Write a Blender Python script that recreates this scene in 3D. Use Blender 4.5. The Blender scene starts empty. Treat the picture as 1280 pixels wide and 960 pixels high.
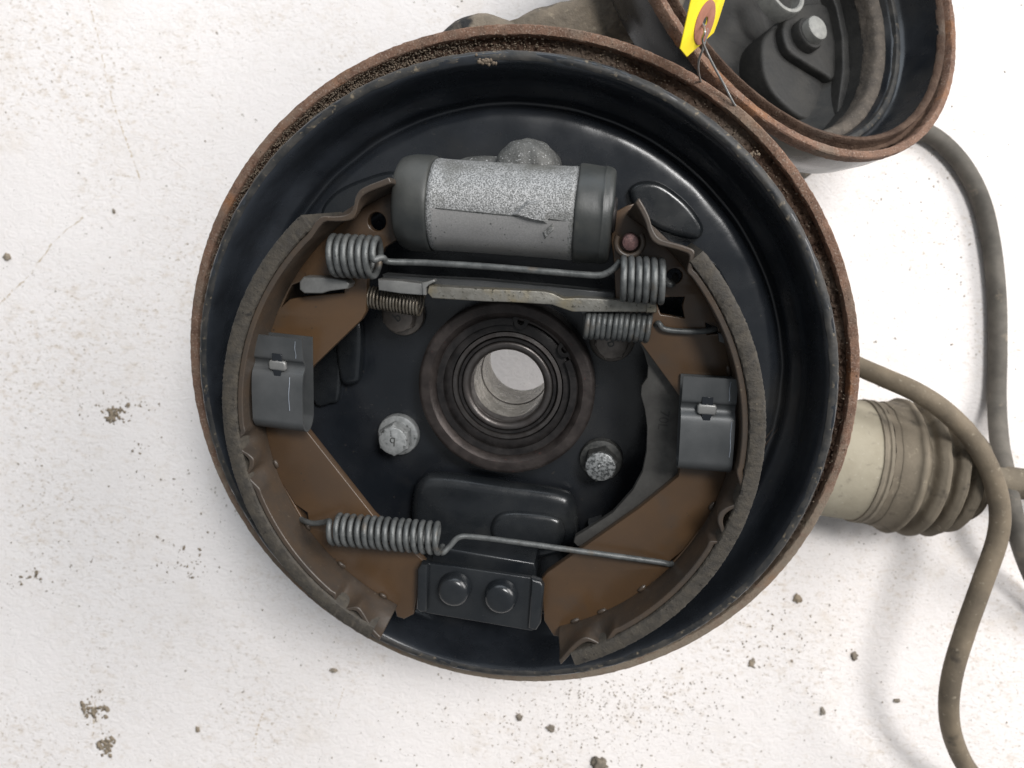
import bpy, bmesh, math, random
import numpy as np
from mathutils import Vector, Matrix, noise

random.seed(7); rng = np.random.default_rng(7)
S = bpy.context.scene
COL = S.collection
PI = math.pi

# ------------------------------------------------------------------ camera, world, lights, exposure
# working frame of the brake in millimetres: the axle axis is z, z = 0 at the top edge of the brake linings.
# The brake lies tilted by some 16 degrees on the floor; the world frame has the floor at z = 0.
CAM = np.array([45.1, 77.8, 262.9]); AX, AY, FPX = -.246, .1355, 961.0
_ca, _sa, _cb, _sb = math.cos(AX), math.sin(AX), math.cos(AY), math.sin(AY)
ROT = np.array([[1,0,0],[0,_ca,-_sa],[0,_sa,_ca]]) @ np.array([[_cb,0,_sb],[0,1,0],[-_sb,0,_cb]])
D0 = -190.0; NF = ROT[:, 2]                                   # floor plane in the brake frame: NF . p = D0
WM = Matrix.Identity(4)
for i in range(3):
    for j in range(3): WM[i][j] = ROT[j, i]
WM = Matrix.Translation((0, 0, -D0/1000)) @ WM
def W(p): return WM @ Vector((p[0]/1000, p[1]/1000, p[2]/1000))      # brake frame (mm) -> world (m)

cam = bpy.data.cameras.new('camera'); cam_o = bpy.data.objects.new('camera', cam); COL.objects.link(cam_o)
cam.sensor_width = 36; cam.lens = FPX/1280*36; cam.clip_start = .01; cam.clip_end = 50
cam_o.location = W(CAM)                                        # held level, looking straight down
cam.dof.use_dof = True; cam.dof.focus_distance = .285; cam.dof.aperture_fstop = 15
S.camera = cam_o

w = bpy.data.worlds.new('World'); S.world = w; w.use_nodes = True
w.node_tree.nodes['Background'].inputs[0].default_value = (.90, .95, 1.0, 1)
w.node_tree.nodes['Background'].inputs[1].default_value = .28

def area(name, loc, target, size, power, color):
    l = bpy.data.lights.new(name, 'AREA'); l.shape = 'RECTANGLE'; l.size, l.size_y = size; l.energy = power; l.color = color
    o = bpy.data.objects.new(name, l); COL.objects.link(o); o.location = loc
    o.rotation_euler = (Vector(target)-Vector(loc)).to_track_quat('-Z', 'Y').to_euler(); return o
cw = W(CAM)
area('shop_ceiling_light', (cw.x+.46, cw.y+.44, 1.65), (cw.x-.02, cw.y-.06, .05), (.55, .32), 22, (1, .985, .97))
area('shop_side_light', (1.75, .70, 1.34), (.0, .0, .03), (1.5, 1.0), 44, (1, .97, .945))
area('added_fill_light', (-.15, 1.75, .95), (.0, .0, .05), (2.2, 1.1), 15, (.84, .92, 1))  # unseen light from the top, added for bluish reflections in the pan

S.view_settings.view_transform = 'Standard'; S.view_settings.look = 'None'
S.view_settings.exposure = -.05; S.view_settings.gamma = 1; S.view_settings.use_curve_mapping = False
S.cycles.max_bounces = 8

# ------------------------------------------------------------------ measuring helpers
def at(x, y, z):                      # photo position + real height -> point in the mm frame
    d = ROT @ np.array([(x-640)/FPX, -(y-480)/FPX, -1.]); return CAM + d*((z-CAM[2])/d[2])
def at_plane(x, y, o, n):
    d = ROT @ np.array([(x-640)/FPX, -(y-480)/FPX, -1.]); return CAM + d*(np.dot(o-CAM, n)/np.dot(d, n))
def atf(x, y, h): return at_plane(x, y, NF*(D0+h), NF)         # photo position + height above the floor
def ats(px, z): return [at(x, y, z) for x, y in px]

# ------------------------------------------------------------------ materials
MATS = {}
def mat(name, c1, c2=None, scale=120, rough=.5, rough2=None, metal=0, bump=0, bscale=600, spec=.5, spots=(), detail=6, lo=.35, hi=.65, coat=0, dust_and_sheen=None):
    m = bpy.data.materials.new(name); m.use_nodes = True; nt = m.node_tree; N = nt.nodes; L = nt.links
    b = N['Principled BSDF']; tc = N.new('ShaderNodeTexCoord')
    b.inputs['Metallic'].default_value = metal; b.inputs['Specular IOR Level'].default_value = spec
    b.inputs['Roughness'].default_value = rough
    if coat: b.inputs['Coat Weight'].default_value = coat; b.inputs['Coat Roughness'].default_value = .25
    def nz(sc, det=detail, rg=.6, dist=0.):
        n = N.new('ShaderNodeTexNoise'); n.inputs['Scale'].default_value = sc; n.inputs['Detail'].default_value = det
        n.inputs['Roughness'].default_value = rg; n.inputs['Distortion'].default_value = dist
        L.new(tc.outputs['Object'], n.inputs['Vector']); return n.outputs['Fac']
    def ramp(fac, a, bb):
        r = N.new('ShaderNodeMapRange'); r.inputs[1].default_value = a; r.inputs[2].default_value = bb; L.new(fac, r.inputs[0]); return r.outputs[0]
    def mix(fac, a, bb):
        x = N.new('ShaderNodeMix'); x.data_type = 'RGBA'; L.new(fac, x.inputs['Factor'])
        for s, v in ((6, a), (7, bb)):
            if hasattr(v, 'node'): L.new(v, x.inputs[s])
            else: x.inputs[s].default_value = (*v, 1)
        return x.outputs[2]
    col = c1
    if c2 is not None:
        f = ramp(nz(scale), lo, hi); col = mix(f, c1, c2)
        if rough2 is not None:
            r = N.new('ShaderNodeMapRange'); r.inputs[3].default_value = rough; r.inputs[4].default_value = rough2; L.new(f, r.inputs[0]); L.new(r.outputs[0], b.inputs['Roughness'])
    for (c, sc, a, bb) in spots: col = mix(ramp(nz(sc, 4, .55), a, bb), col, c)
    if dust_and_sheen:
        da = N.new('ShaderNodeAttribute'); da.attribute_name = 'dust_and_sheen'; col = mix(da.outputs['Fac'], col, dust_and_sheen)
    if hasattr(col, 'node'): L.new(col, b.inputs['Base Color'])
    else: b.inputs['Base Color'].default_value = (*col, 1)
    if bump:
        bp = N.new('ShaderNodeBump'); bp.inputs['Strength'].default_value = 1; bp.inputs['Distance'].default_value = bump/1000
        L.new(nz(bscale, 5), bp.inputs['Height']); L.new(bp.outputs[0], b.inputs['Normal'])
    MATS[name] = m; return m

mat('black_paint', dust_and_sheen=(.030, .035, .043), c1=(.0080, .0100, .0132), c2=(.0130, .0150, .0185), scale=40, rough=.18, rough2=.34, bump=.05, bscale=300, spec=.62,  # blue-grey tint puts the pan's reflected sheen into the colour
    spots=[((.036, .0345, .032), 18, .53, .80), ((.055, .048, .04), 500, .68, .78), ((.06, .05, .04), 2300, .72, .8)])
mat('boss_paint', (.010, .012, .0145), (.018, .020, .022), 60, .2, .34, bump=.08, bscale=260, spec=.6, spots=[((.04, .041, .04), 35, .55, .8), ((.12, .12, .115), 1400, .72, .80)])
mat('worn_edge', (.05, .047, .043), (.016, .018, .02), 160, .6, .45, bump=.15, bscale=700, spec=.35, spots=[((.17, .14, .10), 420, .60, .72)])
mat('rust', dust_and_sheen=(.21, .175, .135), c1=(.205, .122, .085), c2=(.115, .066, .046), scale=160, rough=.85, rough2=.75, bump=.4, bscale=1500, spec=.25,
    spots=[((.29, .22, .175), 1300, .54, .70), ((.30, .125, .04), 30, .56, .70), ((.17, .14, .11), 24, .56, .70), ((.045, .028, .02), 900, .60, .70)])
mat('rust_groove', (.052, .031, .022), (.10, .064, .045), 130, .9, .8, bump=.7, bscale=1100, spec=.2,
    spots=[((.17, .135, .105), 1500, .60, .74), ((.13, .105, .085), 26, .54, .70)])
mat('shoe_brown', (.090, .051, .025), (.062, .038, .022), 22, .28, .42, bump=.05, bscale=220, spec=.42, coat=.35, spots=[((.055, .046, .038), 28, .56, .78), ((.15, .115, .08), 1300, .71, .78), ((.03, .025, .02), 420, .68, .74)])
mat('shoe_edge', (.066, .047, .033), (.045, .036, .029), 90, .3, .48, bump=.1, bscale=400, spec=.5, spots=[((.13, .11, .08), 700, .66, .76)])
mat('lining', (.066, .057, .045), (.040, .036, .031), 300, .75, .65, bump=.28, bscale=1100, spec=.35,
    spots=[((.18, .15, .105), 1200, .68, .75), ((.02, .018, .016), 500, .62, .72)])
mat('spring_grey', (.075, .08, .08), (.135, .14, .138), 300, .42, .52, metal=.35, bump=.08, bscale=1500, spots=[((.10, .08, .06), 110, .60, .75), ((.03, .03, .03), 900, .64, .74)])
mat('spring_bronze', (.12, .10, .075), (.2, .18, .15), 350, .35, .5, metal=.6, bump=.03, bscale=1500)
mat('clip_grey', (.062, .066, .068), (.085, .088, .09), 60, .40, .5, metal=.3, bump=.03, bscale=600, spots=[((.22, .25, .3), 220, .76, .8)])
mat('zinc', (.30, .29, .26), (.20, .19, .165), 250, .4, .5, metal=.6, bump=.15, bscale=900, spots=[((.30, .25, .15), 90, .50, .72), ((.08, .075, .06), 900, .60, .68)])
mat('zinc_grey', (.27, .27, .26), (.2, .2, .195), 200, .45, .5, metal=.55, bump=.05, bscale=900)
mat('bolt_brown', (.21, .185, .165), (.14, .12, .105), 220, .45, .55, metal=.45, bump=.1, bscale=900)
mat('bolt_zinc', (.40, .41, .41), (.24, .25, .25), 400, .42, .55, metal=.4, bump=.12, bscale=1300, spots=[((.06, .062, .06), 380, .60, .70)])
mat('bolt_worn', (.36, .37, .37), (.07, .075, .075), 900, .45, .55, metal=.5, bump=.25, bscale=900, lo=.44, hi=.60)
mat('bolt_dark', (.045, .047, .046), (.09, .09, .085), 500, .5, .6, metal=.3, bump=.1, bscale=900)
mat('rubber', (.028, .031, .031), (.05, .051, .047), 40, .36, .55, bump=.12, bscale=250, spec=.45, spots=[((.10, .095, .08), 60, .62, .82), ((.14, .13, .11), 900, .72, .8)])
mat('casting_boss', (.06, .062, .06), (.10, .10, .095), 90, .55, .7, metal=.1, bump=.5, bscale=500, spots=[((.36, .36, .36), 1500, .60, .68)])
mat('casting_plain', (.095, .098, .1), (.12, .122, .125), 200, .55, .65, metal=.2, bump=.3, bscale=900)
mat('hub_steel', (.040, .033, .031), (.075, .062, .057), 150, .38, .5, metal=.55, bump=.12, bscale=900, spots=[((.12, .055, .05), 500, .66, .76)])
mat('hub_dark', (.016, .0145, .0145), (.034, .030, .029), 200, .38, .5, metal=.4, bump=.1, bscale=900)
mat('race_steel', (.13, .12, .115), (.08, .07, .066), 220, .32, .45, metal=.75, bump=.08, bscale=800)
mat('bore_steel', (.50, .48, .43), (.34, .32, .28), 260, .22, .4, metal=.8, bump=.08, bscale=900, spots=[((.1, .09, .07), 700, .66, .72)])
mat('boot_dust', (.25, .215, .165), (.18, .155, .12), 60, .8, .9, bump=.2, bscale=500, spec=.2, spots=[((.09, .08, .065), 70, .60, .74)])
mat('boot_crest', (.15, .126, .095), (.21, .178, .135), 50, .75, .9, bump=.25, bscale=500, spec=.2, spots=[((.065, .056, .047), 90, .58, .74), ((.28, .24, .18), 300, .62, .74)])
mat('cup_dust', (.36, .325, .25), (.29, .255, .19), 40, .75, .85, bump=.15, bscale=400, spec=.25, spots=[((.17, .15, .12), 130, .62, .76), ((.42, .38, .31), 500, .64, .74)])
mat('hose_brown', (.20, .16, .112), (.12, .098, .072), 45, .65, .85, bump=.2, bscale=600, spec=.3, spots=[((.035, .03, .026), 30, .62, .68), ((.28, .24, .18), 400, .62, .74)])
mat('hose_grey', (.15, .135, .115), (.085, .078, .068), 50, .65, .8, bump=.15, bscale=600, spec=.3, spots=[((.24, .2, .155), 90, .62, .75)])
mat('arm_dirt', (.23, .19, .145), (.14, .118, .092), 120, .85, .7, bump=.9, bscale=350, spec=.35, spots=[((.022, .022, .022), 26, .55, .60), ((.33, .28, .21), 300, .62, .75)])
mat('casting_dark', (.017, .017, .0165), (.03, .029, .027), 90, .55, .68, bump=.25, bscale=500, spec=.35, spots=[((.09, .085, .075), 900, .70, .78), ((.04, .038, .034), 30, .55, .75)])
mat('casting_ring', (.10, .084, .069), (.06, .052, .045), 180, .8, .85, bump=.4, bscale=900, spec=.25, spots=[((.2, .175, .15), 1300, .6, .74)])
mat('button_grey', (.30, .30, .28), (.22, .22, .21), 300, .6, .7, metal=.2, bump=.1, bscale=700)
mat('plain_beige', (.30, .26, .18), (.24, .2, .14), 80, .8, .8)
mat('slate', (.13, .15, .18), (.11, .125, .15), 60, .6, .65, bump=.05, bscale=300)
mat('tag_yellow', (.88, .71, .02), (.80, .63, .018), 30, .55, .6, spec=.3, bump=.1, bscale=120, spots=[((.50, .39, .05), 90, .66, .8)])
mat('eyelet_pink', (.36, .16, .11), (.28, .125, .085), 300, .7, .75, spec=.2)
mat('wire', (.45, .45, .44), (.35, .35, .34), 500, .3, .4, metal=.8)
mat('pin_red', (.16, .085, .08), (.08, .045, .045), 900, .5, .6, metal=.3, bump=.2, bscale=1500)
mat('stone', (.24, .205, .165), (.16, .14, .115), 300, .85, .9, bump=.1, bscale=900, spec=.2)
mat('dirt_brown', (.32, .265, .195), (.24, .195, .145), 400, .95, .95, bump=.08, bscale=1500, spec=.1)
mat('grit_grey', (.22, .2, .17), (.31, .255, .19), 150, .9, .9, spec=.2)
mat('caked', (.21, .17, .13), (.12, .095, .073), 120, .95, .95, bump=.08, bscale=1500, spec=.1)
mat('lever_grey', (.095, .092, .085), (.065, .062, .058), 160, .4, .5, metal=.45, bump=.06, bscale=700)
mat('lever_stamp', (.05, .048, .045), (.04, .038, .036), 160, .5, .5, metal=.3)

mat('scratch_tan', (.50, .41, .31), (.62, .55, .46), 300, .8, .8)
mat('wear_glint', (.28, .31, .36), (.2, .22, .25), 500, .5, .5, metal=.3)
def cylinder_mat():
    # cast body of the wheel cylinder: sand-cast speckle above, a smoother worn band below (a difference in the casting itself)
    m = bpy.data.materials.new('cylinder_casting'); m.use_nodes = True; nt = m.node_tree; N = nt.nodes; L = nt.links; b = N['Principled BSDF']
    tc = N.new('ShaderNodeTexCoord'); at_ = N.new('ShaderNodeAttribute'); at_.attribute_name = 'band'
    n1 = N.new('ShaderNodeTexNoise'); n1.inputs['Scale'].default_value = 1900; n1.inputs['Detail'].default_value = 3; L.new(tc.outputs['Object'], n1.inputs['Vector'])
    n2 = N.new('ShaderNodeTexNoise'); n2.inputs['Scale'].default_value = 60; n2.inputs['Detail'].default_value = 5; L.new(tc.outputs['Object'], n2.inputs['Vector'])
    n3 = N.new('ShaderNodeTexNoise'); n3.inputs['Scale'].default_value = 650; n3.inputs['Detail'].default_value = 4; L.new(tc.outputs['Object'], n3.inputs['Vector'])
    def mr(f, a, c, o0=0, o1=1):
        r = N.new('ShaderNodeMapRange'); r.inputs[1].default_value = a; r.inputs[2].default_value = c; r.inputs[3].default_value = o0; r.inputs[4].default_value = o1; L.new(f, r.inputs[0]); return r.outputs[0]
    def mx(f, a, c):
        x = N.new('ShaderNodeMix'); x.data_type = 'RGBA'; L.new(f, x.inputs['Factor'])
        for s, v in ((6, a), (7, c)):
            if hasattr(v, 'node'): L.new(v, x.inputs[s])
            else: x.inputs[s].default_value = (*v, 1)
        return x.outputs[2]
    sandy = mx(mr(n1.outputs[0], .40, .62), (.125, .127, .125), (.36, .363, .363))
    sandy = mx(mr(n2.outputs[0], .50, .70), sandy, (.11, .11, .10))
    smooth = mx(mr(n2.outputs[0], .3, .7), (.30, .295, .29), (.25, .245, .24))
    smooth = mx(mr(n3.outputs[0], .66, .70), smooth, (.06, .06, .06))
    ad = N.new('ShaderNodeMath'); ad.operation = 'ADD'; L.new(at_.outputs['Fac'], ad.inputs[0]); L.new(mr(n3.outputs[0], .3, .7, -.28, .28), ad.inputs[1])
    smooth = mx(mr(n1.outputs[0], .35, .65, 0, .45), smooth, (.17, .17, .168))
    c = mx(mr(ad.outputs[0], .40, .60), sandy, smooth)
    L.new(c, b.inputs['Base Color']); b.inputs['Metallic'].default_value = .2; b.inputs['Roughness'].default_value = .42
    bp = N.new('ShaderNodeBump'); bp.inputs['Distance'].default_value = .0003; L.new(n1.outputs[0], bp.inputs['Height'])
    L.new(mr(at_.outputs['Fac'], .42, .58, .8, .15), bp.inputs['Strength']); L.new(bp.outputs[0], b.inputs['Normal'])
    MATS['cylinder_casting'] = m
cylinder_mat()

def floor_mat():
    m = bpy.data.materials.new('painted_concrete'); m.use_nodes = True; nt = m.node_tree; N = nt.nodes; L = nt.links; b = N['Principled BSDF']
    tc = N.new('ShaderNodeTexCoord')
    def nz(sc, det=5, rg=.6, vec=None, dist=0):
        n = N.new('ShaderNodeTexNoise'); n.inputs['Scale'].default_value = sc; n.inputs['Detail'].default_value = det; n.inputs['Roughness'].default_value = rg; n.inputs['Distortion'].default_value = dist
        L.new(vec or tc.outputs['Object'], n.inputs['Vector']); return n.outputs['Fac']
    def mr(f, a, c, o0=0, o1=1):
        r = N.new('ShaderNodeMapRange'); r.inputs[1].default_value = a; r.inputs[2].default_value = c; r.inputs[3].default_value = o0; r.inputs[4].default_value = o1; L.new(f, r.inputs[0]); return r.outputs[0]
    def mul(a, c):
        x = N.new('ShaderNodeMath'); x.operation = 'MULTIPLY'; L.new(a, x.inputs[0]); L.new(c, x.inputs[1]); return x.outputs[0]
    def mx(f, a, c):
        x = N.new('ShaderNodeMix'); x.data_type = 'RGBA'; L.new(f, x.inputs['Factor'])
        for s, v in ((6, a), (7, c)):
            if hasattr(v, 'node'): L.new(v, x.inputs[s])
            else: x.inputs[s].default_value = (*v, 1)
        return x.outputs[2]
    mp = N.new('ShaderNodeMapping'); mp.inputs['Rotation'].default_value = (0, 0, .35); mp.inputs['Scale'].default_value = (1, 1.5, 1); L.new(tc.outputs['Object'], mp.inputs['Vector'])
    v = mp.outputs[0]
    c = mx(mr(nz(5), .3, .7), (.845, .806, .788), (.765, .727, .708))
    c = mx(mr(nz(28, 6, .7), .54, .78, 0, .5), c, (.67, .60, .525))                            # washed-out stains
    patches = mr(nz(8.5, 5, .6), .42, .60)
    wob = nz(22, 4, .6)
    for (fx, fy, rad) in ((1185, 300, .075), (1120, 235, .05), (1235, 420, .05), (120, 510, .075), (60, 640, .07), (1120, 715, .05), (130, 900, .05), (960, 800, .05), (820, 890, .06), (250, 60, .05)):
        q = ROT.T @ atf(fx, fy, 0)                      # where traffic has rubbed dirt into the paint
        vd = N.new('ShaderNodeVectorMath'); vd.operation = 'DISTANCE'; L.new(tc.outputs['Object'], vd.inputs[0]); vd.inputs[1].default_value = (q[0]/1000, q[1]/1000, 0)
        bl = mul(mr(vd.outputs['Value'], rad, rad*.25), mr(wob, .38, .60)); mxm = N.new('ShaderNodeMath'); mxm.operation = 'MAXIMUM'; L.new(patches, mxm.inputs[0]); L.new(bl, mxm.inputs[1]); patches = mxm.outputs[0]
    c = mx(mul(patches, mr(nz(120, 7, .72, v), .52, .68, 0, .6)), c, (.55, .45, .34))        # tan dirt in the brush marks
    c = mx(mul(patches, mr(nz(330, 4, .6, v), .57, .68, 0, .75)), c, (.38, .31, .23))
    c = mx(mul(mr(nz(6.5, 4), .48, .62), mr(nz(210, 5, .7), .63, .68, 0, .85)), c, (.24, .20, .15))  # flecks of dirt
    c = mx(mr(nz(260, 2, .5), .73, .77, 0, .8), c, (.22, .19, .15))
    c = mx(mr(nz(900, 2, .5), .69, .73, 0, .7), c, (.18, .165, .14))
    L.new(c, b.inputs['Base Color']); b.inputs['Roughness'].default_value = .62; b.inputs['Specular IOR Level'].default_value = .3
    h = N.new('ShaderNodeMath'); h.operation = 'ADD'; L.new(nz(150, 6, .62, v, 1.5), h.inputs[0]); L.new(nz(38, 4, .55), h.inputs[1])
    bp = N.new('ShaderNodeBump'); bp.inputs['Distance'].default_value = .0016; bp.inputs['Strength'].default_value = .42; L.new(h.outputs[0], bp.inputs['Height']); L.new(bp.outputs[0], b.inputs['Normal'])
    MATS['painted_concrete'] = m
floor_mat()

# ------------------------------------------------------------------ object helpers
def link(name, me, m, parent=None, sharp=40):
    if m: me.materials.clear(); me.materials.append(MATS[m])
    me.shade_smooth()
    if sharp: me.set_sharp_from_angle(angle=math.radians(sharp))
    o = bpy.data.objects.new(name, me); COL.objects.link(o)
    if parent is not None: attach(o, parent)
    return o
def attach(o, parent):
    o.parent = parent
    t = Vector(parent.get('_base', (0, 0, 0)))
    o.matrix_parent_inverse = Matrix.Translation(-t)
def mesh(verts, faces):
    me = bpy.data.meshes.new('m'); me.from_pydata([W(v) for v in verts], [], faces); me.update(); return me
def root(name, base, label, cat, group=None):
    o = bpy.data.objects.new(name, None); COL.objects.link(o); o.empty_display_size = .01
    b = W(base); o.location = b; o['_base'] = tuple(b); o['label'] = label; o['category'] = cat
    if group: o['group'] = group
    return o
def tag(o, label, cat, group=None):
    o['label'] = label; o['category'] = cat
    if group: o['group'] = group
    return o
def catmull(pts, n=8, closed=False):
    P = [np.array(p, float) for p in pts]; out = []
    k = len(P)
    for i in range(k if closed else k-1):
        if closed: p0, p1, p2, p3 = P[i-1], P[i], P[(i+1) % k], P[(i+2) % k]
        else: p0, p1, p2, p3 = P[max(i-1, 0)], P[i], P[i+1], P[min(i+2, k-1)]
        for j in range(n):
            t = j/n; out.append(.5*((2*p1)+(-p0+p2)*t+(2*p0-5*p1+4*p2-p3)*t*t+(-p0+3*p1-3*p2+p3)*t**3))
    if not closed: out.append(P[-1])
    return out
def frame(axis):
    a = np.array(axis, float); a /= np.linalg.norm(a); h = np.array([0, 0, 1.]) if abs(a[2]) < .9 else np.array([1., 0, 0])
    u = np.cross(h, a); u /= np.linalg.norm(u); return u, np.cross(a, u), a
def lathe_mesh(prof, o=(0, 0, 0), axis=(0, 0, 1), seg=96, a0=0, a1=2*PI, jit=0, jsc=.2, seed=0, closed_prof=False):
    if tuple(axis) == (0, 0, 1): u, v, a = np.array([1., 0, 0]), np.array([0, 1., 0]), np.array([0, 0, 1.])
    else: u, v, a = frame(axis)
    o = np.array(o, float); full = abs(a1-a0-2*PI) < 1e-6; n = seg if full else seg+1; V = []; F = []; k = len(prof)
    for i in range(n):
        t = a0+(a1-a0)*i/seg; d = math.cos(t)*u+math.sin(t)*v
        for (r, h) in prof:
            p = o+d*r+a*h
            if jit:
                q = Vector(p*jsc)+Vector((seed, 0, 0)); p = p+d*noise.noise(q)*jit+a*noise.noise(q+Vector((9, 9, 9)))*jit
            V.append(p)
    kk = k if closed_prof else k-1
    for i in range(seg):
        i2 = (i+1) % n
        for j in range(kk): F.append((i*k+j, i2*k+j, i2*k+(j+1) % k, i*k+(j+1) % k))
    if closed_prof and not full: F.append(tuple(range(k-1, -1, -1))); F.append(tuple(range((n-1)*k, n*k)))
    return mesh(V, F)
def lathe(name, prof, m, parent=None, sharp=40, **kw):
    return link(name, lathe_mesh(prof, **kw), m, parent, sharp)
def tube_mesh(path, r, seg=10, rfun=None):
    P = [np.array(p, float) for p in path]; n = len(P); V = []; F = []
    T = [(P[min(i+1, n-1)]-P[max(i-1, 0)]) for i in range(n)]; T = [t/(np.linalg.norm(t)+1e-12) for t in T]
    u, v, _ = frame(T[0])
    for i in range(n):
        u = u-T[i]*np.dot(u, T[i]); u /= np.linalg.norm(u); v = np.cross(T[i], u); rr = rfun(i/(n-1))*r if rfun else r
        for j in range(seg):
            a = 2*PI*j/seg; V.append(P[i]+(u*math.cos(a)+v*math.sin(a))*rr)
    for i in range(n-1):
        for j in range(seg): F.append((i*seg+j, i*seg+(j+1) % seg, (i+1)*seg+(j+1) % seg, (i+1)*seg+j))
    F.append(tuple(range(seg-1, -1, -1))); F.append(tuple(range((n-1)*seg, n*seg)))
    return mesh(V, F)
def tube(name, path, r, m, parent=None, seg=10, **kw): return link(name, tube_mesh(path, r, seg, **kw), m, parent, 60)
def helix(A, B, r, turns, phase=0, per=20, flip=1):
    A, B = np.array(A, float), np.array(B, float); u, v, a = frame(B-A); n = int(turns*per); out = []
    for i in range(n+1):
        t = i/n; g = phase+flip*2*PI*turns*t; k = noise.noise(Vector((g*.09+A[0], A[1], 0))); k2 = noise.noise(Vector((g*.16+B[0], 3, A[1])))
        e_ = min(1, 8*t, 8*(1-t)); out.append(A+(B-A)*(t+.014*k*e_)+(u*math.cos(g)+v*math.sin(g))*r*(1+.035*k2*e_))
    return out
def plate_mesh(outer, z_top, thick, bevel=.4, holes=(), res=2, M=None):
    """flat piece cut from sheet: outline (xy, mm), rounded edges, real thickness"""
    cu = bpy.data.curves.new('c', 'CURVE'); cu.dimensions = '2D'; cu.fill_mode = 'BOTH'
    for ring in [outer, *holes]:
        s = cu.splines.new('POLY'); s.points.add(len(ring)-1); s.use_cyclic_u = True
        for q, p in zip(s.points, ring): q.co = (p[0]/1000, p[1]/1000, 0, 1)
    bevel = min(bevel, thick*.49)
    cu.extrude = (thick/2-bevel)/1000; cu.bevel_depth = bevel/1000; cu.bevel_resolution = res; cu.offset = -bevel/1000
    o = bpy.data.objects.new('c', cu); COL.objects.link(o)
    dg = bpy.context.evaluated_depsgraph_get(); me = bpy.data.meshes.new_from_object(o.evaluated_get(dg))
    bpy.data.objects.remove(o); bpy.data.curves.remove(cu)
    me.transform((M or WM) @ Matrix.Translation((0, 0, (z_top-thick/2)/1000)))
    bm = bmesh.new(); bm.from_mesh(me); bmesh.ops.remove_doubles(bm, verts=bm.verts, dist=2e-6); bmesh.ops.recalc_face_normals(bm, faces=bm.faces); bm.to_mesh(me); bm.free()
    return me
def plate(name, outer, z_top, thick, m, parent=None, bevel=.4, holes=(), res=2, sharp=35):
    return link(name, plate_mesh(outer, z_top, thick, bevel, holes, res), m, parent, sharp)
def pxplate(name, px, z_top, thick, m, parent=None, bevel=.4, holes=(), smooth=0, **kw):
    o = ats(px, z_top); o = catmull(o, smooth, True) if smooth else o
    return plate(name, o, z_top, thick, m, parent, bevel, [ats(h, z_top) for h in holes], **kw)
def ring_px(x, y, r, z, n=20):
    c = at(x, y, z); return [(c[0]+r*math.cos(2*PI*i/n), c[1]+r*math.sin(2*PI*i/n)) for i in range(n)]
def lump_mesh(c, size, seed=0, sub=2, rough=.35, flat=.6):
    bm = bmesh.new(); bmesh.ops.create_icosphere(bm, subdivisions=sub, radius=1)
    rs = random.Random(seed); sx, sy = rs.uniform(.7, 1.3), rs.uniform(.7, 1.3)
    for v in bm.verts:
        d = 1+rough*noise.noise(v.co*1.3+Vector((seed*3.1, 0, 0)))+rough*.5*noise.noise(v.co*3+Vector((0, seed*1.7, 0)))
        q = v.co*d; v.co = W(c)+Vector((q.x*size*sx, q.y*size*sy, q.z*size*flat))/1000
    me = bpy.data.meshes.new('m'); bm.to_mesh(me); bm.free(); return me
def text_mesh(s, size, loc, rotz, z, depth=.25):
    cu = bpy.data.curves.new('t', 'FONT'); cu.body = s; cu.size = size/1000; cu.align_x = 'CENTER'; cu.align_y = 'CENTER'; cu.extrude = depth/1000; cu.resolution_u = 3
    o = bpy.data.objects.new('t', cu); COL.objects.link(o); dg = bpy.context.evaluated_depsgraph_get()
    me = bpy.data.meshes.new_from_object(o.evaluated_get(dg)); bpy.data.objects.remove(o); bpy.data.curves.remove(cu)
    me.transform(WM @ Matrix.Translation((loc[0]/1000, loc[1]/1000, z/1000)) @ Matrix.Rotation(rotz, 4, 'Z')); return me

# ------------------------------------------------------------------ setting: the floor
fl = bpy.data.meshes.new('m'); fl.from_pydata([(-1.5, -1.5, 0), (1.5, -1.5, 0), (1.5, 1.5, 0), (-1.5, 1.5, 0)], [], [(0, 1, 2, 3)])
fo = link('floor', fl, 'painted_concrete'); fo['kind'] = 'structure'; fo['label'] = 'white painted concrete floor with dirt specks and tan stains'

def scratch(px, wd, seed):
    rs = random.Random(seed); P = [np.array((ROT.T @ atf(x, y, 0))[:2]) for x, y in px]; P = catmull(P, 14); V = []; F = []
    for i, p in enumerate(P):
        t = P[min(i+1, len(P)-1)]-P[max(i-1, 0)]; t /= np.linalg.norm(t); n = np.array([-t[1], t[0]]); p = p+n*rs.gauss(0, .25); w_ = wd*max(.12, rs.gauss(.6, .45))
        V += [(*(p-n*w_)/1000, .00012), (*(p+n*w_)/1000, .00012)]
    for i in range(len(P)-1):
        if rs.random() < .72: F.append((2*i, 2*i+2, 2*i+3, 2*i+1))
    me = bpy.data.meshes.new('m'); me.from_pydata(V, [], F); me.update(); link('scratch', me, 'scratch_tan', fo, 0)
scratch([(110, -5), (118, 30), (126, 60), (133, 95), (142, 130), (152, 160), (163, 190), (173, 218), (176, 226)], .45, 1)
scratch([(140, 218), (160, 220), (174, 223)], .4, 2); scratch([(104, 272), (70, 300), (40, 340), (15, 365), (-5, 385)], .5, 3)
scratch([(430, 860), (424, 880), (418, 900)], .35, 4); scratch([(120, 868), (118, 895), (116, 920)], .5, 5); scratch([(330, 890), (322, 910), (319, 940)], .6, 6)

# ------------------------------------------------------------------ the drum brake in the middle
BR = root('drum_brake', NF*D0, 'open drum brake assembly with rusty rimmed round backing plate, shoes and springs', 'drum brake')

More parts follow.
